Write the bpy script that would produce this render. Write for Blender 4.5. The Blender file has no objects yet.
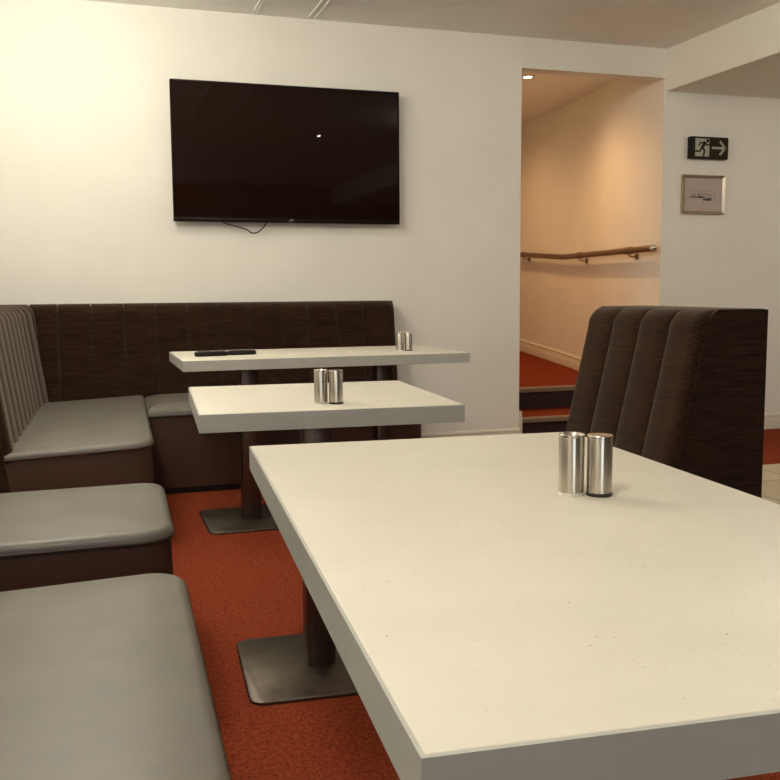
import bpy, bmesh, math, random
from mathutils import Vector, Matrix
random.seed(4)
S = bpy.context.scene
COL = S.collection
PI = math.pi

# ------------------------------------------------------------------ helpers
def link(name, bm, mats, parent=None, smooth=True, angle=40):
    me = bpy.data.meshes.new(name)
    bmesh.ops.recalc_face_normals(bm, faces=bm.faces[:])
    bm.to_mesh(me); bm.free()
    if not isinstance(mats, (list, tuple)): mats = [mats]
    for m in mats: me.materials.append(m)
    if smooth:
        for p in me.polygons: p.use_smooth = True
        try: me.set_sharp_from_angle(angle=math.radians(angle))
        except Exception: pass
    o = bpy.data.objects.new(name, me); COL.objects.link(o)
    if parent is not None: o.parent = parent
    return o

def thing(name, label, cat, loc=(0, 0, 0), rz=0.0, group=None):
    o = bpy.data.objects.new(name, None); COL.objects.link(o)
    o.empty_display_size = .1
    o.location = loc; o.rotation_euler = (0, 0, rz)
    o['label'] = label; o['category'] = cat
    if group: o['group'] = group
    return o

def structure(name, bm, mats, label=None, smooth=True, parent=None):
    o = link(name, bm, mats, parent, smooth)
    if parent is None: o['kind'] = 'structure'
    if label: o['label'] = label
    return o

def copy_tree(o, parent=None):
    c = o.copy(); COL.objects.link(c)
    if parent is not None: c.parent = parent
    for ch in list(o.children): copy_tree(ch, c)
    return c

def box(bm, lo, hi, bevel=0.0, seg=2):
    v = [bm.verts.new((x, y, z)) for x in (lo[0], hi[0]) for y in (lo[1], hi[1]) for z in (lo[2], hi[2])]
    q = [(0, 1, 3, 2), (4, 6, 7, 5), (0, 4, 5, 1), (2, 3, 7, 6), (0, 2, 6, 4), (1, 5, 7, 3)]
    fs = [bm.faces.new([v[i] for i in f]) for f in q]
    if bevel:
        es = list({e for f in fs for e in f.edges})
        bmesh.ops.bevel(bm, geom=es, offset=bevel, segments=seg, profile=.5, affect='EDGES')

def round_rect(x0, y0, x1, y1, rads, n=8):
    """rads for corners (x0,y0),(x1,y0),(x1,y1),(x0,y1); counter-clockwise"""
    pts = []
    cs = [(x0, y0, 1, 1, PI), (x1, y0, -1, 1, 1.5 * PI), (x1, y1, -1, -1, 0), (x0, y1, 1, -1, .5 * PI)]
    for (x, y, sx, sy, a0), r in zip(cs, rads):
        for k in range(n + 1):
            a = a0 + .5 * PI * k / n
            pts.append((x + sx * r + r * math.cos(a), y + sy * r + r * math.sin(a)))
    return pts

def loft(bm, rings, cap0=True, cap1=True, close=True):
    vr = [[bm.verts.new(p) for p in r] for r in rings]
    n = len(vr[0])
    for a, b in zip(vr, vr[1:]):
        for i in range(n if close else n - 1):
            j = (i + 1) % n
            bm.faces.new((a[i], a[j], b[j], b[i]))
    if cap0: bm.faces.new(list(reversed(vr[0])))
    if cap1: bm.faces.new(vr[-1])
    return vr

def lathe(bm, prof, c=(0, 0), n=40):
    rings = []
    for r, z in prof:
        rings.append([(c[0] + r * math.cos(2 * PI * i / n), c[1] + r * math.sin(2 * PI * i / n), z) for i in range(n)])
    loft(bm, rings)

def tube(bm, pts, r, n=10, closed=False):
    pts = [Vector(p) for p in pts]
    rings = []
    N = len(pts)
    prev = None
    for i, p in enumerate(pts):
        if closed: t = pts[(i + 1) % N] - pts[i - 1]
        else: t = pts[min(i + 1, N - 1)] - pts[max(i - 1, 0)]
        t.normalize()
        ref = prev if prev is not None else (Vector((0, 0, 1)) if abs(t.z) < .9 else Vector((1, 0, 0)))
        a = (ref - t * ref.dot(t)).normalized(); b = t.cross(a); prev = a
        rr = r[i] if isinstance(r, (list, tuple)) else r
        rings.append([p + (a * math.cos(2 * PI * k / n) + b * math.sin(2 * PI * k / n)) * rr for k in range(n)])
    if closed:
        rings.append(rings[0])
        loft(bm, rings, False, False)
        bmesh.ops.remove_doubles(bm, verts=bm.verts[:], dist=1e-6)
    else:
        loft(bm, rings)

def smooth_path(pts, n=8):
    P = [Vector(p) for p in pts]; out = []
    for i in range(len(P) - 1):
        p0 = P[max(i - 1, 0)]; p1 = P[i]; p2 = P[i + 1]; p3 = P[min(i + 2, len(P) - 1)]
        for k in range(n):
            t = k / n
            out.append(.5 * ((2 * p1) + (-p0 + p2) * t + (2 * p0 - 5 * p1 + 4 * p2 - p3) * t * t + (-p0 + 3 * p1 - 3 * p2 + p3) * t ** 3))
    out.append(P[-1])
    return out

def prism_xz(bm, poly, y0, y1):
    loft(bm, [[(x, y0, z) for x, z in poly], [(x, y1, z) for x, z in poly]])

# ------------------------------------------------------------------ materials
def srgb(r, g, b):
    f = lambda c: (c / 255 / 12.92) if c / 255 <= .04045 else ((c / 255 + .055) / 1.055) ** 2.4
    return (f(r), f(g), f(b), 1)

class N:
    def __init__(s, name):
        s.m = bpy.data.materials.new(name); s.m.use_nodes = True
        s.t = s.m.node_tree; s.b = s.t.nodes['Principled BSDF']
    def new(s, t, **kw):
        n = s.t.nodes.new(t)
        for k, v in kw.items():
            if k in n.inputs: n.inputs[k].default_value = v
            else: setattr(n, k, v)
        return n
    def l(s, a, b): s.t.links.new(a, b)
    def coords(s, scale=(1, 1, 1), kind='Object'):
        tc = s.new('ShaderNodeTexCoord'); mp = s.new('ShaderNodeMapping')
        mp.inputs['Scale'].default_value = scale
        s.l(tc.outputs[kind], mp.inputs['Vector']); return mp.outputs['Vector']
    def noise(s, vec, scale, detail=3, rough=.55):
        n = s.new('ShaderNodeTexNoise'); n.inputs['Scale'].default_value = scale
        n.inputs['Detail'].default_value = detail; n.inputs['Roughness'].default_value = rough
        s.l(vec, n.inputs['Vector']); return n.outputs['Fac']
    def ramp(s, fac, stops):
        r = s.new('ShaderNodeValToRGB'); e = r.color_ramp.elements
        while len(e) < len(stops): e.new(.5)
        for el, (p, c) in zip(e, stops): el.position = p; el.color = c
        s.l(fac, r.inputs['Fac']); return r.outputs['Color']
    def bump(s, h, strength, dist):
        b = s.new('ShaderNodeBump'); b.inputs['Strength'].default_value = strength; b.inputs['Distance'].default_value = dist
        s.l(h, b.inputs['Height']); s.l(b.outputs['Normal'], s.b.inputs['Normal'])
    def set(s, **kw):
        for k, v in kw.items(): s.b.inputs[k.replace('_', ' ')].default_value = v

def plain(name, col, rough=.5, metal=0.0, **kw):
    n = N(name); n.set(Base_Color=col, Roughness=rough, Metallic=metal, **kw); return n.m

def mix2(col, a, b):
    return tuple(col[i] * a for i in range(3)) + (1,), tuple(min(1, col[i] * b) for i in range(3)) + (1,)

def mat_paint(name, col, rough=.75):
    n = N(name); v = n.coords()
    a, b = mix2(col, .97, 1.02)
    n.l(n.ramp(n.noise(v, 2.5, 4), [(.3, a), (.7, b)]), n.b.inputs['Base Color'])
    n.set(Roughness=rough); n.bump(n.noise(v, 260, 2), .12, .001); return n.m

def mat_carpet(name, col):
    n = N(name); v = n.coords()
    fine = n.noise(v, 125, 4, .85); big = n.noise(v, 60, 3, .7)
    add = n.new('ShaderNodeMath', operation='MULTIPLY_ADD'); n.l(fine, add.inputs[0]); add.inputs[1].default_value = .75
    m2 = n.new('ShaderNodeMath', operation='MULTIPLY'); n.l(big, m2.inputs[0]); m2.inputs[1].default_value = .25
    n.l(m2.outputs[0], add.inputs[2])
    a, b = mix2(col, .45, 1.6)
    n.l(n.ramp(add.outputs[0], [(.38, a), (.62, b)]), n.b.inputs['Base Color'])
    n.set(Roughness=.95, Specular_IOR_Level=.03); n.bump(fine, .6, .004); return n.m

def mat_fabric(name, dark, light, swap=False):
    n = N(name)
    sw = (lambda q: (q[1], q[0], q[2])) if swap else (lambda q: q)
    v = n.coords(sw((70, 6, 110))); v2 = n.coords(sw((300, 40, 420))); v3 = n.coords(sw((14, 3, 18)))
    s1 = n.noise(v, 1, 3, .6); s2 = n.noise(v2, 1, 2, .6); s3 = n.noise(v3, 1, 3)
    m = n.new('ShaderNodeMath', operation='MULTIPLY_ADD'); n.l(s1, m.inputs[0]); m.inputs[1].default_value = .6
    k = n.new('ShaderNodeMath', operation='MULTIPLY_ADD'); n.l(s2, k.inputs[0]); k.inputs[1].default_value = .35
    k3 = n.new('ShaderNodeMath', operation='MULTIPLY'); n.l(s3, k3.inputs[0]); k3.inputs[1].default_value = .15
    n.l(k3.outputs[0], k.inputs[2]); n.l(k.outputs[0], m.inputs[2])
    n.l(n.ramp(m.outputs[0], [(.40, dark), (.68, light)]), n.b.inputs['Base Color'])
    n.set(Roughness=.95, Specular_IOR_Level=.05, Sheen_Weight=.2, Sheen_Roughness=.5, Sheen_Tint=(1, .84, .70, 1))
    n.bump(m.outputs[0], .35, .002); return n.m

def mat_leather(name, col, rough=.45, spec=.4):
    n = N(name); v = n.coords()
    a, b = mix2(col, .9, 1.1)
    n.l(n.ramp(n.noise(v, 7, 5, .6), [(.3, a), (.7, b)]), n.b.inputs['Base Color'])
    vo = n.new('ShaderNodeTexVoronoi'); vo.inputs['Scale'].default_value = 420; n.l(v, vo.inputs['Vector'])
    n.set(Roughness=rough, Specular_IOR_Level=spec); n.bump(vo.outputs['Distance'], .12, .001); return n.m

def mat_stone(name, col):
    n = N(name); v = n.coords()
    big = n.noise(v, 5, 5, .65)
    a, b = mix2(col, .94, 1.03)
    base = n.ramp(big, [(.3, a), (.7, b)])
    vo = n.new('ShaderNodeTexVoronoi'); vo.inputs['Scale'].default_value = 150; n.l(v, vo.inputs['Vector'])
    sp = n.new('ShaderNodeSeparateColor'); n.l(vo.outputs['Color'], sp.inputs['Color'])
    # cell picks: few cells hold a speck, of its own size
    sz = n.new('ShaderNodeMath', operation='MULTIPLY_ADD'); n.l(sp.outputs['Red'], sz.inputs[0]); sz.inputs[1].default_value = 1.2; sz.inputs[2].default_value = -1.02
    lt = n.new('ShaderNodeMath', operation='LESS_THAN'); n.l(vo.outputs['Distance'], lt.inputs[0]); n.l(sz.outputs[0], lt.inputs[1])
    mx = n.new('ShaderNodeMix', data_type='RGBA'); n.l(lt.outputs[0], mx.inputs[0]); n.l(base, mx.inputs[6])
    tint = n.ramp(sp.outputs['Green'], [(.2, srgb(120, 104, 84)), (.8, srgb(190, 172, 142))])
    n.l(tint, mx.inputs[7])
    n.l(mx.outputs[2], n.b.inputs['Base Color'])
    n.set(Roughness=.42, Specular_IOR_Level=.4); return n.m

def mat_steel(name, col, rough, stretch=(4, 4, 400), bump=.05, radial=False):
    n = N(name); v = n.coords(stretch)
    f = n.noise(v, 1, 3, .6)
    a, b = mix2(col, .82, 1.1)
    n.l(n.ramp(f, [(.3, a), (.7, b)]), n.b.inputs['Base Color'])
    if radial:
        tg = n.new('ShaderNodeTangent'); tg.direction_type = 'RADIAL'; tg.axis = 'Z'; n.l(tg.outputs[0], n.b.inputs['Tangent'])
        n.set(Anisotropic=.92, Anisotropic_Rotation=.25)
    n.set(Roughness=rough, Metallic=1.0); n.bump(f, bump, .0006); return n.m

def mat_tile(name):
    n = N(name); v = n.coords()
    br = n.new('ShaderNodeTexBrick'); n.l(v, br.inputs['Vector'])
    br.offset = 0.0; br.inputs['Scale'].default_value = 1
    br.inputs['Brick Width'].default_value = .45; br.inputs['Row Height'].default_value = .45
    br.inputs['Mortar Size'].default_value = .006
    br.inputs['Color1'].default_value = srgb(196, 182, 150); br.inputs['Color2'].default_value = srgb(184, 170, 138)
    br.inputs['Mortar'].default_value = srgb(120, 104, 78)
    n.l(br.outputs['Color'], n.b.inputs['Base Color']); n.set(Roughness=.35); n.bump(br.outputs['Fac'], -.2, .002); return n.m

def emit(name, col, st):
    n = N(name); n.set(Base_Color=col, Emission_Color=col, Emission_Strength=st); return n.m

M = {}
M['wall'] = mat_paint('cream wall paint', (.86, .835, .755, 1))
M['ceil'] = mat_paint('off white ceiling paint', (.88, .87, .81, 1))
M['panel'] = mat_paint('dark brown light-absorbing wall', (.10, .07, .05, 1))  # unseen walls made dark to cut the light they bounce back
M['gloss'] = plain('cream gloss woodwork', (.72, .66, .54, 1), .35)
M['carpet'] = mat_carpet('rust red carpet', (.215, .041, .0165, 1))
M['tile'] = mat_tile('beige floor tile')
M['fabric'] = mat_fabric('brown chenille fabric', (.0095, .0032, .0014, 1), (.038, .019, .011, 1))
M['fabricside'] = mat_fabric('brown chenille fabric laid crosswise', (.0095, .0032, .0014, 1), (.038, .019, .011, 1), True)
M['leather'] = mat_leather('taupe grey leather', (.148, .136, .112, 1), .40)
M['dleather'] = mat_leather('dark brown leather', (.064, .031, .019, 1), .5, .3)
M['piping'] = plain('brown piping', (.05, .03, .02, 1), .5)
M['stone'] = mat_stone('speckled cream tabletop', (.655, .615, .525, 1))
M['edge'] = mat_stone('shade-painted grey edge', (.43, .43, .39, 1))  # tabletop stone greyed and darkened to stand in for shade on the edges
M['steel'] = mat_steel('brushed steel shaker', (.60, .55, .48, 1), .26, (3, 3, 900), .0, True)
M['lid'] = plain('polished steel lid', (.68, .63, .56, 1), .2, 1.0)
M['plate'] = mat_steel('brushed steel base', (.15, .125, .10, 1), .42, (30, 30, 30))
M['column'] = mat_steel('brushed steel column', (.17, .125, .095, 1), .36, (300, 300, 4))
M['black'] = plain('black plastic', (.010, .006, .004, 1), .5, 0, Specular_IOR_Level=.25)
M['rubber'] = plain('dark rubber', (.02, .014, .01, 1), .6)
M['key'] = plain('grey rubber keys', (.14, .11, .09, 1), .55)
M['screen'] = plain('dark glossy screen', (.011, .0045, .0025, 1), .02, 0, Specular_IOR_Level=.25)
M['bezel'] = plain('dark brown black plastic', (.008, .0035, .002, 1), .5, 0, Specular_IOR_Level=.12)
M['white'] = plain('pale grey logo', (.6, .55, .5, 1), .4)
M['bronze'] = plain('bronze handrail metal', (.30, .20, .125, 1), .3, .9)
M['silver'] = plain('silver picture frame', (.55, .46, .36, 1), .32, .85)
M['print'] = plain('grey pink paper', (.60, .50, .45, 1), .6)
M['ink'] = plain('grey ink', (.09, .07, .06, 1), .7)
M['inklight'] = plain('pale grey ink', (.17, .14, .12, 1), .7)
def mat_glass(name):
    n = N(name); tr = n.new('ShaderNodeBsdfTransparent'); gl = n.new('ShaderNodeBsdfGlossy'); gl.inputs['Roughness'].default_value = .05
    mx = n.new('ShaderNodeMixShader'); mx.inputs[0].default_value = .05
    n.l(tr.outputs[0], mx.inputs[1]); n.l(gl.outputs[0], mx.inputs[2]); n.l(mx.outputs[0], n.t.nodes['Material Output'].inputs['Surface']); return n.m
M['glass'] = mat_glass('picture glass')
M['green'] = plain('dark green sign', (.026, .022, .010, 1), .6, 0, Specular_IOR_Level=.1)
M['signpale'] = plain('pale sign film', (.36, .36, .28, 1), .5)
M['nosing'] = plain('worn metal stair nosing', (.30, .23, .16, 1), .45, .5)
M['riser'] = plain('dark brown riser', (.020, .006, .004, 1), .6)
M['bulb'] = emit('lit lamp', (1, .82, .58, 1), 30)
M['trimmetal'] = plain('white lamp trim', (.7, .66, .58, 1), .35)

# ------------------------------------------------------------------ room
YW, ZC, XR, ZB = 5.588, 2.620, 3.767, 2.345
OX0, OX1, OZ = 2.698, 3.757, 2.43
XL0, LA = -.56, .032          # left wall meets the back wall here; it leans by LA
def xl(y): return XL0 + LA * (y - YW)
YN, XE = -3.6, 7.2

bm = bmesh.new()
loft(bm, [[(xl(YN) - .1, YN, z), (XE, YN, z), (XE, YW + .1, z), (XL0 - .1, YW + .1, z)] for z in (-.1, 0)])
structure('floor', bm, M['carpet'], smooth=False)
bm = bmesh.new(); box(bm, (2.75, YN + .05, 0), (XE - .05, 4.43, .004))
structure('floor_tiled', bm, M['tile'], smooth=False)
bm = bmesh.new(); loft(bm, [[(xl(YN) - .1, YN, z), (XE, YN, z), (XE, YW + .12, z), (XL0 - .1, YW + .12, z)] for z in (ZC, ZC + .1)])
structure('ceiling', bm, M['ceil'], smooth=False)
bm = bmesh.new(); box(bm, (XR, YN, ZB), (XE, YW, ZC))
structure('ceiling_lower', bm, M['wall'], smooth=False)

bm = bmesh.new()
WT = .12
box(bm, (XL0 - .1, YW, 0), (OX0, YW + WT, ZC))
box(bm, (OX0, YW, OZ), (OX1, YW + WT, ZC))
loft(bm, [[(OX1, YW, z), (XE, YW, z), (XE, YW + WT, z), (OX1 + .017, YW + WT, z)] for z in (0, ZC)])
structure('wall_back', bm, M['wall'], smooth=False)
bm = bmesh.new()
loft(bm, [[(xl(YN) - .1, YN, z), (xl(YN), YN, z), (XL0, YW, z), (XL0 - .1, YW, z)] for z in (0, ZC)])
structure('wall_left', bm, M['wall'], smooth=False)
bm = bmesh.new(); box(bm, (XE, YN, 0), (XE + .1, YW + WT, ZC)); structure('wall_right', bm, M['panel'], smooth=False)
bm = bmesh.new(); box(bm, (xl(YN) - .1, YN - .1, 0), (XE + .1, YN, ZC)); structure('wall_front', bm, M['panel'], smooth=False)

def baseboard(name, pts, h=.114, t=.018):
    """pts: floor line (x,y,z) ; skirting stands to the LEFT-hand normal side given by n"""
    prof = [(0, 0), (t, 0), (t, h * .72), (t * .8, h * .76), (t * .8, h * .80), (t, h * .83), (t * .85, h * .90), (t * .4, h * .96), (0, h)]
    bm = bmesh.new(); P = [Vector(p) for p in pts]; rings = []
    for i, p in enumerate(P):
        d = P[min(i + 1, len(P) - 1)] - P[max(i - 1, 0)]; n = Vector((d.y, -d.x, 0)).normalized()
        rings.append([p + n * a + Vector((0, 0, b)) for a, b in prof])
    loft(bm, rings)
    return structure(name, bm, M['gloss'], smooth=True)
baseboard('baseboard_back', [(1.80, YW, 0), (OX0, YW, 0)])
baseboard('baseboard_right', [(OX1 + .012, YW, 0), (XE, YW, 0)])

# ceiling trims running towards the wall
for k, (x0, x1) in enumerate(((.972, .998), (1.300, 1.345))):
    bm = bmesh.new()
    box(bm, (x0, 2.2, ZC - .006), (x0 + .007, 5.53, ZC + .002)); box(bm, (x1 - .007, 2.2, ZC - .006), (x1, 5.53, ZC + .002))
    box(bm, (x0 + .004, 2.2, ZC - .002), (x1 - .004, 5.53, ZC + .002))
    structure('trim_%d' % (k + 1), bm, M['ceil'], smooth=False)

# ------------------------------------------------------------------ stair passage
PZ = 2.60
z1, z2 = .163, .325
wall_pts = smooth_path([(OX1 + .017, YW + WT, 0), (3.84, 6.15, 0), (3.925, 6.7, 0), (3.985, 7.15, 0), (4.02, 7.6, 0), (4.06, 8.4, 0), (4.10, 9.4, 0)], 8)
def rampz(y): return z2 + max(0, y - 7.0) ** 1.0 * .068 if y > 7.0 else z2
bm = bmesh.new()
out = [Vector((p.x + .1, p.y, 0)) for p in wall_pts]
ring = lambda z: [(p.x, p.y, z) for p in wall_pts] + [(p.x, p.y, z) for p in reversed(out)]
loft(bm, [ring(0), ring(PZ + .1)])
structure('wall_passage_right', bm, M['wall'])
bm = bmesh.new(); box(bm, (OX0 - .1, YW + WT, 0), (OX0, 9.4, PZ + .1)); structure('wall_passage_left', bm, M['wall'], smooth=False)
bm = bmesh.new(); box(bm, (OX0 - .1, 9.4, 0), (4.25, 9.5, PZ + .1)); structure('wall_passage_end', bm, M['wall'], smooth=False)
bm = bmesh.new(); box(bm, (OX0 - .1, YW + WT, PZ), (4.25, 9.5, PZ + .1)); structure('ceiling_passage', bm, M['ceil'], smooth=False)
# steps and landing
def step(y0, y1, z, zb_):
    zb = 0
    bm = bmesh.new(); box(bm, (OX0 + .001, y0 + .02, zb), (3.99, y1, z - .001))
    o = structure('stair_step', bm, M['carpet'], smooth=False)
    b2 = bmesh.new()
    prof = [(y0 - .012, z - .03), (y0 - .004, z - .034), (y0 + .02, z - .03), (y0 + .022, z + .003), (y0 - .002, z + .004), (y0 - .012, z - .004)]
    loft(b2, [[(x, a, b) for a, b in prof] for x in (OX0 + .012, 3.9 if y0 > 5.9 else 3.765)])
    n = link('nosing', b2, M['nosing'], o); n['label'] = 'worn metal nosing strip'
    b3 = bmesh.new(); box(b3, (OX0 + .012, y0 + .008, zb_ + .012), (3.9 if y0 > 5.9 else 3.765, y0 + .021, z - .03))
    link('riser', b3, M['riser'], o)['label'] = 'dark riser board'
    return o
step(5.66, 6.02, z1, 0)
step(6.02, 6.4, z2, z1)
bm = bmesh.new()
ys = [6.4 + .1 * i for i in range(31)]
loft(bm, [[(OX0 + .001, y, 0), (4.14, y, 0), (4.14, y, rampz(y)), (OX0 + .001, y, rampz(y))] for y in ys])
structure('floor_passage', bm, M['carpet'])
# skirting along the right wall of the passage
pp = [p for p in wall_pts if p.y > 6.0]
bb = [Vector((p.x, p.y, rampz(p.y))) for p in reversed(pp)]
prof_h = .118
def skirting_path(name, P, side):
    h, t = prof_h, .018
    prof = [(0, 0), (t, 0), (t, h * .70), (t * .75, h * .75), (t * .75, h * .80), (t, h * .84), (t * .85, h * .91), (t * .4, h * .97), (0, h)]
    bm = bmesh.new(); rings = []
    for i, p in enumerate(P):
        d = P[min(i + 1, len(P) - 1)] - P[max(i - 1, 0)]; n = Vector((d.y, -d.x, 0)).normalized() * side
        rings.append([p + n * a + Vector((0, 0, b)) for a, b in prof])
    loft(bm, rings); structure(name, bm, M['gloss'])
skirting_path('baseboard_passage_right', [Vector((p.x, p.y, rampz(p.y))) for p in pp], -1)
# moulded string board beside the steps on the left jamb
bm = bmesh.new()
poly = [(YW + .004, 0), (6.5, 0), (6.5, z2 + .115), (6.05, z2 + .115), (5.80, z2 - .01), (5.72, z1 + .06), (5.60, z1 + .055), (YW + .004, z1 - .02)]
loft(bm, [[(OX0 - .004, a, b) for a, b in poly], [(OX0 + .028, a, b) for a, b in poly]])
structure('baseboard_passage_left', bm, M['gloss'], smooth=False)

# handrail
rail_xy = [p for p in wall_pts if 5.75 < p.y < 8.9]
rail_xy = [Vector((OX1 + .001, 5.580, 0)), Vector((OX1 + .012, 5.68, 0))] + rail_xy
rp = []
for i, p in enumerate(rail_xy):
    d = rail_xy[min(i + 1, len(rail_xy) - 1)] - rail_xy[max(i - 1, 0)]; n = Vector((-d.y, d.x, 0)).normalized()
    zz = 1.297 + (max(0, p.y - 7.3) * .058)
    rp.append(p + n * .066 + Vector((0, 0, zz)))
hr = thing('handrail', 'bronze metal handrail bracketed to the curved passage wall above the carpeted steps', 'handrail', tuple(rp[0]))
off = Vector(rp[0])
bm = bmesh.new(); tube(bm, [p - off for p in rp], .0235, 14); link('rail', bm, M['bronze'], hr)
d0 = (rp[0] - rp[1]).normalized()
bm = bmesh.new(); tube(bm, [p - off for p in (rp[0] + d0 * .004, rp[0] + d0 * .012, rp[0] + d0 * .02)], [.025, .0245, .014], 14); link('end_cap', bm, M['lid'], hr)
def near(y): return min(range(len(rp)), key=lambda i: abs(rp[i].y - y))
for yb in (5.98, 6.95, 8.15):
    i = near(yb); p = rp[i] - off; dd = (rp[i + 1] - rp[i - 1]).normalized(); n = Vector((dd.y, -dd.x, 0)).normalized()
    bm = bmesh.new()
    tube(bm, smooth_path([p - Vector((0, 0, .018)), p - Vector((0, 0, .034)), p + n * .02 - Vector((0, 0, .042)), p + n * .058 - Vector((0, 0, .042))], 5), .006, 8)
    b = link('bracket', bm, M['bronze'], hr)
    bm = bmesh.new(); tube(bm, [p + n * .052 - Vector((0, 0, .042)), p + n * .068 - Vector((0, 0, .042))], .022, 16); link('wall_plate', bm, M['bronze'], b)
    bm = bmesh.new(); tube(bm, [p - dd * .05, p + dd * .05], .0275, 14); link('collar', bm, M['bronze'], b)

# passage downlight
dl = thing('downlight', 'small lit recessed downlight in the passage ceiling above the steps', 'ceiling light', (3.19, 6.5, PZ))
bm = bmesh.new()
lathe(bm, [(.030, -.001), (.046, -.001), (.046, -.006), (.034, -.010), (.030, -.006)]); link('trim_ring', bm, M['trimmetal'], dl)
bm = bmesh.new(); lathe(bm, [(.001, -.002), (.029, -.002), (.029, -.006), (.001, -.008)]); link('bulb', bm, M['bulb'], dl)

# ------------------------------------------------------------------ benches
def bench(name, label, cat, loc, rz, L, back, seat=None, ribs=None, lean0=None, group=None, seat_off=(0, 0), cr=(.09, .09), back_span=None, H=.963, tilt=.045, round_ends=(False, False), roll=.022, curve=0):
    """local frame: x away from the wall (0 = rear of backrest), y along the length.
    back=(front_x_bottom, front_x_top); seat=front x of the seat; ribs = y boundaries"""
    t = thing(name, label, cat, loc, rz, group)
    zs = .455
    y0, y1 = seat_off[0], L + seat_off[1]
    fb, ft = back
    if seat:
        xb = fb - .035
        rr = (.005, cr[0], cr[1], .005)
        def ring(ins, z, r=1):
            return [(x, y, z) for x, y in round_rect(xb, y0 + ins, seat - ins, y1 - ins, tuple(max(.004, q - ins) for q in rr))]
        zseam = zs - .004 - roll + .008
        tl = lambda x: tilt * min(0, x - seat)   # the cushion falls towards the backrest
        bm = bmesh.new()
        rings = [ring(0.004, zseam - .012), ring(-.004, zseam)]
        R = roll
        for k in range(1, 7):
            a = .5 * PI * k / 6
            rings.append(ring(-.004 + R * (1 - math.cos(a)), zs - R + .004 + R * math.sin(a)))
        for ins, dz in ((.06, .008), (.10, .011), (.16, .013)):
            rings.append(ring(ins, zs + dz))
        # cap with a smooth crown: shrink the last ring towards the middle line
        last = rings[-1]; cx = (xb + seat) / 2; cy0, cy1 = y0 + .25, y1 - .25
        for f, dz in ((.6, .014), (.25, .015)):
            rings.append([(cx + (x - cx) * f, y if abs(y1 - y0) < .1 else (min(max(y, cy0 - (cy0 - y0 - .16) * f), cy1 + (y1 - .16 - cy1) * f)), zs + dz) for x, y, z in last])
        rings = [[(x, y, z + tl(x)) for x, y, z in r_] for r_ in rings]
        loft(bm, rings); link('seat', bm, M['leather'], t)
        bm = bmesh.new(); tube(bm, [(x, y, zseam - .004 + tl(x)) for x, y in round_rect(xb, y0, seat, y1, rr)], .0055, 8, True)
        link('piping', bm, M['piping'], t)
        bm = bmesh.new(); loft(bm, [ring(.006, .032), ring(.002, .10), ring(.0, .30), [(x, y, z + tl(x)) for x, y, z in ring(.004, zseam - .008)]])
        link('base', bm, M['dleather'], t)
        bm = bmesh.new(); loft(bm, [ring(.012, 0.0), ring(.012, .034)]); link('plinth', bm, M['black'], t)
    # ---- channel-stitched backrest
    zb_ = .40 if seat else .02
    R = .075
    prof = []
    # front face from bottom to the start of the roll
    dxdz = (ft - fb) / (H - .40)
    fx = lambda z: fb + (z - .40) * dxdz
    zt0 = H - R
    for k in range(9):
        z = zb_ + (zt0 - zb_) * k / 8; prof.append((fx(z), z))
    cx = fx(zt0) - R
    for k in range(1, 9):
        a = .5 * PI * k / 8; prof.append((cx + R * math.cos(a), zt0 + R * math.sin(a)))
    for k in range(1, 4): prof.append((cx + (.004 - cx) * k / 3, H))
    pn = []
    for i in range(len(prof)):
        a = Vector(prof[min(i + 1, len(prof) - 1)]) - Vector(prof[max(i - 1, 0)]); n = Vector((a.y, -a.x)).normalized()
        pn.append(n)
    b0, b1 = back_span if back_span else (0, L)
    if not ribs:
        n_ = max(1, round((b1 - b0) / .1755)); ribs = [b0 + (b1 - b0) * k / n_ for k in range(n_ + 1)]
    K = 12; us = []
    for a, b in zip(ribs, ribs[1:]):
        for k in range(K):
            e = .5 - .5 * math.cos(PI * k / K); us.append((a + (b - a) * e, e))
    us.append((ribs[-1], 1.0))
    bm = bmesh.new(); rows = []
    nr = len(ribs) - 1; depth = .017
    for i, (u, s) in enumerate(us):
        bulge = depth * (max(0, 1 - abs(2 * s - 1) ** 2.6)) ** .6
        q_ = .032
        if round_ends[0] and i < K // 2: bulge = depth - (q_ - math.sqrt(max(0, q_ ** 2 - max(0, q_ - (u - ribs[0])) ** 2)))
        if round_ends[1] and i > len(us) - 1 - K // 2: bulge = depth - (q_ - math.sqrt(max(0, q_ ** 2 - max(0, q_ - (ribs[-1] - u)) ** 2)))
        row = []
        for j, ((x, z), n) in enumerate(zip(prof, pn)):
            fade = 1 if j < len(prof) - 7 else max(0, (len(prof) - 4 - j) / 4)
            o = (bulge - depth) * fade if bulge > 0 else (bulge - depth)
            uu = u
            if lean0 and i < K:
                sh = lean0(z); uu = u + (sh - ribs[0]) * (1 - i / K)
            cv = curve * max(0, (u - (ribs[-1] - .62)) / .62) ** 2
            row.append((x + n.x * o + cv, uu, z + n.y * o))
        rows.append(row)
    def close(row): # rear and bottom of the section
        u = row[0][1]
        return row + [(.0, row[-1][1], row[-1][2] - .004), (.0, u, zb_)]
    loft(bm, [close(r) for r in rows]); link('backrest', bm, M['fabric'], t, angle=60)
    return t

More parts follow.
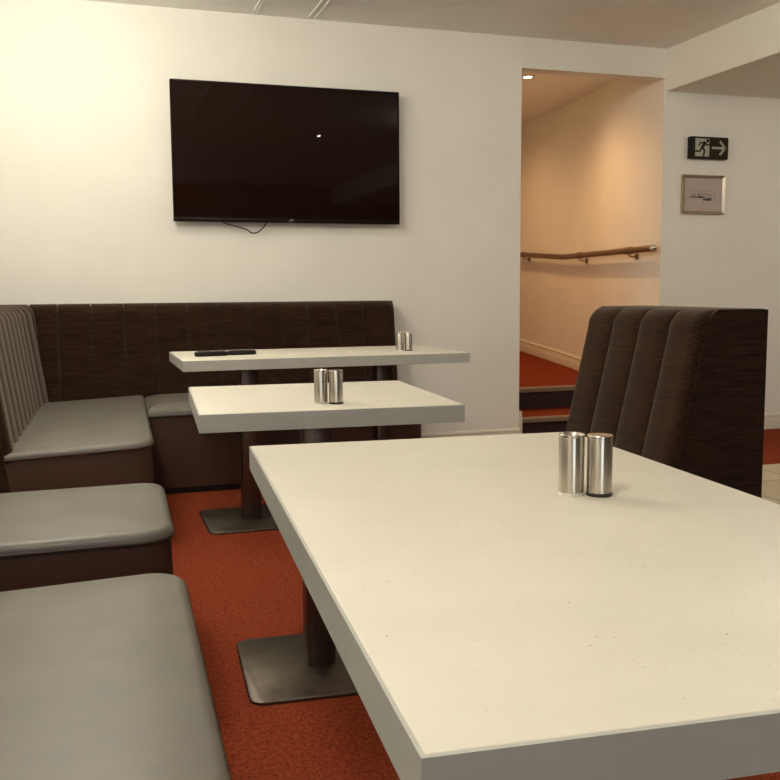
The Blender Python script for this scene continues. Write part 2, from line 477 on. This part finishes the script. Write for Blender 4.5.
# side panels in the same cloth, closing an open end of a backrest
def side_panel(t, L_end, back, H, sgn, thick=.003, zb=.02, q=.031):
    fb, ft = back; R = .075
    dxdz = (ft - fb) / (H - .40); fx = lambda z: fb + (z - .40) * dxdz
    zt0 = H - R; cx = fx(zt0) - R
    poly = [(.0, zb), (fx(zb) - q, zb), (fx(zt0) - q, zt0 - .004)]
    for k in range(1, 9):
        a = .5 * PI * k / 8; fd = 1 if k < 5 else (8 - k) / 4
        poly.append((cx + (R - q * fd) * math.cos(a), zt0 + (R - q * fd) * math.sin(a)))
    poly.append((.0, H - .002))
    bm = bmesh.new()
    loft(bm, [[(x, L_end - sgn * .012, z) for x, z in poly], [(x, L_end + sgn * thick, z) for x, z in poly]])
    return link('side_panel', bm, M['fabricside'], t)

LB = (.338, .258)
def left_at(yn): return (xl(yn), yn, 0)
rzL = -LA
g = None
cb = bench('banquette_bench', 'corner banquette bench along the left wall with ribbed backrest, right below the wall behind', 'bench', left_at(3.72), rzL, 5.375 - 3.72, LB, .845, group=g,
      back_span=(.0, YW - 3.72 - .022), cr=(.08, .01), round_ends=(True, False), curve=.045)
side_panel(cb, .0, LB, .963, -1)
bench('banquette_bench', 'short grey leather bench between the corner bench and the nearest bench', 'bench', left_at(2.30), rzL, .615, LB, .845, cr=(.075, .075), tilt=.012)
bench('banquette_bench', 'nearest grey leather bench, cut off by the bottom left of the photo', 'bench', left_at(.55), rzL, 1.43, LB, .845, cr=(.08, .08), tilt=.04)

# bench on the back wall : local y -> world +x, local x -> world -y
rib_x = [-.30, -.155, .021, .196, .369, .546, .721, .899, 1.075, 1.248, 1.419, 1.592, 1.785]
x_org = .27
bb = bench('banquette_bench', 'long banquette bench under the television with dark ribbed backrest', 'bench', (x_org, YW - .003, 0), -PI / 2, 1.49, (.235, .15), .785, roll=.05,
      ribs=[x - x_org for x in rib_x], lean0=lambda z: (-.200 - .098 * (z - .40) / .56) - x_org, cr=(.005, .11), seat_off=(0, 0), tilt=.02, round_ends=(False, True))
side_panel(bb, 1.785 - x_org, (.235, .15), .963, 1, zb=.02)

# bench on the right, facing left
rb = bench('banquette_bench', 'freestanding brown bench with tall ribbed backrest standing to the right of the nearest table', 'bench', (2.118, 3.25, 0), PI, .71, (.378, .250), .86, cr=(.09, .09), round_ends=(True, True))
side_panel(rb, .71, (.378, .250), .963, 1)
side_panel(rb, .0, (.378, .250), .963, -1)

# ------------------------------------------------------------------ tables
def table(label, x, y, a, w, l, feet, th=.0445):
    t = thing('dining_table', label, 'table', (x, y, 0), -a)
    bm = bmesh.new(); box(bm, (.003, .003, .75 - th), (w - .003, l - .003, .75), .0015, 2); link('tabletop', bm, M['stone'], t, angle=60)
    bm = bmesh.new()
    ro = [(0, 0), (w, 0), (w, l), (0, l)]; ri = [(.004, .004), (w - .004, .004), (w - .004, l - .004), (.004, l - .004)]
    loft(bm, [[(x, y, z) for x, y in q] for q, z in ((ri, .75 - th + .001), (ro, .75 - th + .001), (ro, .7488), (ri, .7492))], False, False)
    e = link('painted_shade_edge', bm, M['edge'], t, angle=30); e['label'] = 'grey speckled edge'  # strip added to carry the shade painted on the tabletop edges
    for fx_, fy_ in feet:
        b = bmesh.new(); h = .22
        R4 = (.04,) * 4
        rg = lambda i, z: [(px, py, z) for px, py in round_rect(fx_ + .005 - h + i, fy_ - .012 - h + i, fx_ + .005 + h - i, fy_ - .012 + h - i, R4, 8)]
        loft(b, [rg(.002, 0), rg(0, .002), rg(0, .008), rg(.003, .011)]); link('base_plate', b, M['plate'], t)
        b = bmesh.new(); c = .039
        box(b, (fx_ - c, fy_ - c, .011), (fx_ + c, fy_ + c, .75 - th), .003, 2); link('column', b, M['column'], t)
        b = bmesh.new(); box(b, (fx_ - .15, fy_ - .15, .75 - th - .006), (fx_ + .15, fy_ + .15, .75 - th), .002, 1); link('top_plate', b, M['black'], t)
    return t
table('nearest long cream table filling the foreground', .185, .5165, .0758, .640, 1.190, [(.32, .30), (.32, .89)])
table('small square cream table in the middle, between the nearest and farthest tables', .236, 2.174, .0655, .647, .645, [(.3235, .300)])
table('farthest cream table in front of the back banquette with the remote controls', .361, 3.855, -.004, 1.26, .62, [(.315, .30), (.945, .30)])

# ------------------------------------------------------------------ shakers
def shaker(label, x, y, kind, group=None):
    t = thing('table_shaker', label, 'shaker', (x, y, .75))
    bm = bmesh.new(); z0 = .004
    lathe(bm, [(.0165, z0), (.0175, z0 + .001), (.0175, .0798), (.0170, .0812)]); link('body', bm, M['steel'], t)
    if kind == 'salt':
        bm = bmesh.new(); lathe(bm, [(.0168, 0), (.0172, .001), (.0172, .0042)]); b = link('base_ring', bm, M['trimmetal'], t); b['label'] = 'pale base ring'
        bm = bmesh.new(); lathe(bm, [(.0170, .0810), (.0176, .0817), (.0176, .0846), (.0168, .0853), (.0155, .0853), (.0145, .0828), (.001, .0828)]); lid = link('lid', bm, M['lid'], t)
        bm = bmesh.new()
        for k in range(5):
            a = 2 * PI * k / 5; lathe(bm, [(.0009, .0827), (.0009, .0832)], (.006 * math.cos(a), .006 * math.sin(a)), 10)
        link('pouring_holes', bm, M['black'], lid)
    else:
        bm = bmesh.new(); lathe(bm, [(.0176, 0), (.0184, .001), (.0184, .0036), (.0176, .0044)]); b = link('base_ring', bm, M['rubber'], t); b['label'] = 'black base ring'
        bm = bmesh.new(); lathe(bm, [(.0170, .0810), (.0180, .0817), (.0180, .0835), (.0172, .0846), (.010, .0855), (.001, .0858)]); link('lid', bm, M['lid'], t)
    return t
shaker('left steel shaker of the pair on the nearest table, with pale base ring', .633, 1.143, 'salt')
shaker('right steel shaker of the pair on the nearest table, with black base ring', .6665, 1.125, 'pepper')
shaker('left steel shaker of the pair on the middle table', .554, 2.287, 'salt')
shaker('right steel shaker of the pair on the middle table, with dark base', .587, 2.264, 'pepper')
shaker('left steel shaker of the pair on the farthest table', 1.372, 4.100, 'salt')
shaker('right steel shaker of the pair on the farthest table', 1.410, 4.090, 'pepper')

# ------------------------------------------------------------------ remote controls
def remote(label, x, y, rz, Lr=.145):
    t = thing('remote_control', label, 'remote control', (x, y, .75), rz)
    bm = bmesh.new()
    R4 = (.012,) * 4
    rg = lambda i, z: [(px, py, z) for px, py in round_rect(-Lr / 2 + i, -.022 + i, Lr / 2 - i, .022 - i, R4, 6)]
    loft(bm, [rg(.004, 0), rg(0, .004), rg(0, .015), rg(.003, .019)]); link('body', bm, M['black'], t)
    bm = bmesh.new()
    for i in range(9):
        for j in range(3):
            cx = -Lr / 2 + .018 + i * (Lr - .036) / 8; cy = -.012 + .012 * j
            box(bm, (cx - .0042, cy - .0035, .0185), (cx + .0042, cy + .0035, .0235), .001, 1)
    link('keypad', bm, M['key'], t)
    return t
remote('left black remote control of two lying end to end on the farthest table', .508, 4.105, .13)
remote('right black remote control of two lying end to end on the farthest table', .645, 4.140, .02, .125)

# ------------------------------------------------------------------ television
TX0, TX1, TZ0, TZ1, TY = .492, 1.849, 1.428, 2.217, 5.518
tv = thing('television', 'large wall-mounted flat black television above the back bench', 'television', ((TX0 + TX1) / 2, TY, TZ0))
o = Vector(((TX0 + TX1) / 2, TY, TZ0)); w = (TX1 - TX0) / 2; h = TZ1 - TZ0
bm = bmesh.new(); box(bm, (-w, .004, 0), (w, .030, h), .004, 2); link('housing', bm, M['bezel'], tv, angle=60)
bm = bmesh.new(); box(bm, (-w * .72, .028, .06), (w * .72, .052, h * .72), .012, 2); link('rear_cover', bm, M['black'], tv, angle=60)
bm = bmesh.new()
bz, bl = .011, .024
for lo, hi in (((-w, 0, 0), (w, .006, bl)), ((-w, 0, h - bz), (w, .006, h)), ((-w, 0, bl), (-w + bz, .006, h - bz)), ((w - bz, 0, bl), (w, .006, h - bz))):
    box(bm, lo, hi, .0015, 1)
bezel = link('bezel', bm, M['bezel'], tv, angle=60)
bm = bmesh.new(); box(bm, (-w + bz - .001, .0025, bl - .001), (w - bz + .001, .006, h - bz + .001)); link('screen', bm, M['screen'], tv, smooth=False)
cu = bpy.data.curves.new('logo_curve', 'FONT'); cu.body = 'JVC'; cu.size = .017; cu.extrude = .0006; cu.align_x = 'CENTER'; cu.align_y = 'CENTER'
tmp = bpy.data.objects.new('logo_tmp', cu); COL.objects.link(tmp)
dg = bpy.context.evaluated_depsgraph_get(); me = bpy.data.meshes.new_from_object(tmp.evaluated_get(dg))
bpy.data.objects.remove(tmp); me.materials.clear(); me.materials.append(M['white'])
lg = bpy.data.objects.new('logo', me); COL.objects.link(lg); lg.parent = bezel
lg.rotation_euler = (PI / 2, 0, 0); lg.location = (.004, -.0008, .013)
bm = bmesh.new()
box(bm, (-.22, .050, .18), (.22, YW - TY - .001, .24), .002, 1); box(bm, (-.22, .050, .44), (.22, YW - TY - .001, .50), .002, 1)
link('wall_bracket', bm, M['black'], tv)
bm = bmesh.new()
cp = [(.765, .012), (.79, -.008), (.85, -.024), (.905, -.040), (.935, -.058), (.96, -.062), (.99, -.046), (1.022, -.010), (1.03, .02)]
tube(bm, smooth_path([(x - o.x, .035 - .003 * k, z) for k, (x, z) in enumerate(cp)], 6), .0035, 8)
link('cable', bm, M['black'], tv)

# ------------------------------------------------------------------ exit sign
ex = thing('exit_sign', 'dark green exit sign with running figure and right arrow on the wall', 'sign', (4.096, YW - .001, 1.978))
W2, H2, D2 = .150, .073, .045
bm = bmesh.new(); box(bm, (-W2, -D2, -H2), (W2, 0, H2), .004, 2); link('housing', bm, M['black'], ex, angle=60)
bm = bmesh.new(); box(bm, (-W2 + .006, -D2 - .0015, -H2 + .006), (W2 - .006, -D2 + .002, H2 - .006)); pn = link('panel', bm, M['green'], ex, smooth=False)
bm = bmesh.new(); box(bm, (-.120, -D2 - .003, -.060), (-.008, -D2 - .001, .060)); dp = link('door_symbol', bm, M['signpale'], pn, smooth=False); dp['label'] = 'pale doorway symbol'
bm = bmesh.new()
def stroke(bm, a, b, wd, y0, y1, wd2=None):
    a = Vector(a); b = Vector(b); d = (b - a).normalized(); n = Vector((-d.y, d.x)); w2 = wd2 or wd
    poly = [a + n * wd / 2, a - n * wd / 2, b - n * w2 / 2, b + n * w2 / 2]
    loft(bm, [[(p.x, y0, p.y) for p in poly], [(p.x, y1, p.y) for p in poly]])
ya, yb_ = -D2 - .0045, -D2 - .0028
hx, hz = -.022, .046
loft(bm, [[(hx + .0115 * math.cos(2 * PI * k / 20), y, hz + .0115 * math.sin(2 * PI * k / 20)) for k in range(20)] for y in (ya, yb_)])
stroke(bm, (-0.040, .036), (-0.068, -.004), .024, ya, yb_, .020)       # torso
stroke(bm, (-0.042, .035), (-0.080, .030), .009, ya, yb_)              # rear arm
stroke(bm, (-0.078, .032), (-0.094, .010), .009, ya, yb_)
stroke(bm, (-0.038, .034), (-0.026, .014), .009, ya, yb_)              # front arm
stroke(bm, (-0.027, .016), (-0.006, .022), .009, ya, yb_)
stroke(bm, (-0.064, -.002), (-0.044, -.022), .013, ya, yb_)            # front leg
stroke(bm, (-0.045, -.018), (-0.054, -.058), .012, ya, yb_)
stroke(bm, (-0.068, -.002), (-0.084, -.026), .013, ya, yb_)            # rear leg
stroke(bm, (-0.082, -.024), (-0.120, -.028), .011, ya, yb_)
link('running_figure', bm, M['green'], dp, smooth=False)
bm = bmesh.new()
stroke(bm, (.014, 0), (.118, 0), .015, -D2 - .003, -D2 - .001)
stroke(bm, (.078, .046), (.123, -.004), .016, -D2 - .003, -D2 - .001)
stroke(bm, (.078, -.046), (.123, .004), .016, -D2 - .003, -D2 - .001)
ar = link('arrow', bm, M['signpale'], pn, smooth=False); ar['label'] = 'pale arrow pointing right'

# ------------------------------------------------------------------ framed drawing
pf = thing('picture_frame', 'small silver framed line drawing hanging below the exit sign', 'picture', (4.076, YW - .001, 1.666))
a, b, c, d = .172, .131, .020, .024
bm = bmesh.new()
def frame_side(p, q, p2, q2):
    pr = lambda P, Q, y: [(P[0], y, P[1]), (Q[0], y, Q[1])]
    ring = lambda P, Q: [(P[0], 0, P[1]), (P[0], -d * .8, P[1]), (P[0] * .97 + Q[0] * .03, -d, P[1] * .97 + Q[1] * .03), (Q[0], -d * .55, Q[1]), (Q[0], 0, Q[1])]
    loft(bm, [ring(p, p2), ring(q, q2)])
O = [(-a, -b), (a, -b), (a, b), (-a, b)]; I = [(-a + c, -b + c), (a - c, -b + c), (a - c, b - c), (-a + c, b - c)]
for k in range(4): frame_side(O[k], O[(k + 1) % 4], I[k], I[(k + 1) % 4])
link('frame', bm, M['silver'], pf, angle=25)
bm = bmesh.new(); box(bm, (-a + c - .002, -.008, -b + c - .002), (a - c + .002, -.003, b - c + .002)); pr = link('print', bm, M['print'], pf, smooth=False)
bm = bmesh.new()
y0, y1 = -.0095, -.0078
for k in range(6):
    x = -.085 + k * .027; hh = (.012, .020, .026, .018, .024, .014)[k]
    for s in ((x, -.012, x, -.012 + hh), (x, -.012 + hh, x + .022, -.012 + hh), (x + .022, -.012 + hh, x + .022, -.012)):
        stroke(bm, (s[0], s[1]), (s[2], s[3]), .0022, y0, y1)
stroke(bm, (-.11, .022), (.09, .026), .002, y0, y1); stroke(bm, (.09, .026), (.10, -.02), .002, y0, y1)
link('drawing', bm, M['inklight'], pr, smooth=False)
bm = bmesh.new()
stroke(bm, (-.105, -.016), (.0, -.020), .007, y0 - .0003, y1); stroke(bm, (-.04, -.008), (.02, -.022), .007, y0 - .0003, y1)
stroke(bm, (.0, -.034), (.068, -.034), .012, y0 - .0003, y1); stroke(bm, (.03, -.026), (.075, -.022), .006, y0 - .0003, y1)
link('drawing_shadow', bm, M['ink'], pr, smooth=False)
bm = bmesh.new(); box(bm, (-a + c - .001, -.0125, -b + c - .001), (a - c + .001, -.0105, b - c + .001)); link('glass', bm, M['glass'], pf, smooth=False)

# ------------------------------------------------------------------ lights
def area(name, loc, power, size, col=(1, .86, .66), rot=(0, 0, 0), spread=PI):
    l = bpy.data.lights.new(name, 'AREA'); l.shape = 'DISK'; l.size = size; l.energy = power; l.color = col; l.spread = spread
    o = bpy.data.objects.new(name, l); COL.objects.link(o); o.location = loc; o.rotation_euler = rot; return o
WARM = (1, .94, .83)
def lamp(x, y, z, pw, r=.11):
    l = bpy.data.lights.new('ceiling_or_fill_lamp', 'POINT'); l.energy = pw; l.color = WARM; l.shadow_soft_size = r
    o = bpy.data.objects.new('ceiling_or_fill_lamp', l); COL.objects.link(o); o.location = (x, y, z)
for x, y, z, pw in ((-.05, 4.46, 2.44, 16.5), (-.36, 2.95, 2.42, 33), (-.36, .35, 2.42, 30), (3.2, 2.75, 2.42, 18), (5.5, 1.5, 2.2, 12), (5.3, 3.9, 2.2, 11)):  # right-hand lamps are unseen, added to lift the beam and right wall
    lamp(x, y, z, pw)
area('tv_glint_lamp', (2.34, 1.46, ZC - .02), .5, .035, WARM)  # weak unseen lamp added for its glint in the television screen
# unseen cool fill added behind the viewpoint to lift the table edges
w = area('cool_fill', (.2, YN + .05, 1.35), 20, 1.0, (.84, .95, 1), (PI / 2, 0, 0))
w.data.shape = 'RECTANGLE'; w.data.size = 1.6; w.data.size_y = 1.3
s2 = bpy.data.lights.new('passage_fill', 'SPOT'); s2.energy = 26; s2.color = (1, .56, .26); s2.spot_size = math.radians(160); s2.spot_blend = 1.0; s2.shadow_soft_size = .04  # unseen spot added to even out the light on the passage wall
o2 = bpy.data.objects.new('passage_fill', s2); COL.objects.link(o2); o2.location = (3.2, 8.0, PZ - .02)
sp = bpy.data.lights.new('downlight_beam', 'SPOT'); sp.energy = 38; sp.color = (1, .56, .26); sp.spot_size = math.radians(150); sp.spot_blend = 1.0; sp.shadow_soft_size = .03
so = bpy.data.objects.new('downlight_beam', sp); COL.objects.link(so); so.location = (3.19, 6.5, PZ - .02)

wd = bpy.data.worlds.new('world'); S.world = wd; wd.use_nodes = True
wd.node_tree.nodes['Background'].inputs['Color'].default_value = (1, .9, .75, 1)
wd.node_tree.nodes['Background'].inputs['Strength'].default_value = .05

for o in COL.objects:
    g = {'shaker': 'steel shakers set in pairs on the tables', 'table': 'cream dining tables', 'remote control': 'remote controls on the farthest table',
         'bench': 'upholstered banquette benches'}.get(o.get('category'))
    if g: o['group'] = g

# ------------------------------------------------------------------ camera
f, pitch, yaw, roll, hc = 935.27, .1081, .3118, -.0068, 1.0369
cy, sy, cp_, sp_ = math.cos(yaw), math.sin(yaw), math.cos(pitch), math.sin(pitch)
fw = Vector((sy * cp_, cy * cp_, -sp_)); r = Vector((cy, -sy, 0)); u = r.cross(fw)
cr_, sr_ = math.cos(roll), math.sin(roll)
r2 = cr_ * r + sr_ * u; u2 = -sr_ * r + cr_ * u
cam = bpy.data.cameras.new('camera'); co = bpy.data.objects.new('camera', cam); COL.objects.link(co)
cam.sensor_width = 36; cam.lens = 36 * f / 780; cam.clip_start = .02
m = Matrix((r2, u2, -fw)).transposed().to_4x4(); m.translation = (0, 0, hc); co.matrix_world = m
S.camera = co
S.view_settings.view_transform = 'Standard'; S.view_settings.look = 'None'
S.view_settings.exposure = .36; S.view_settings.gamma = 1; S.view_settings.use_curve_mapping = False
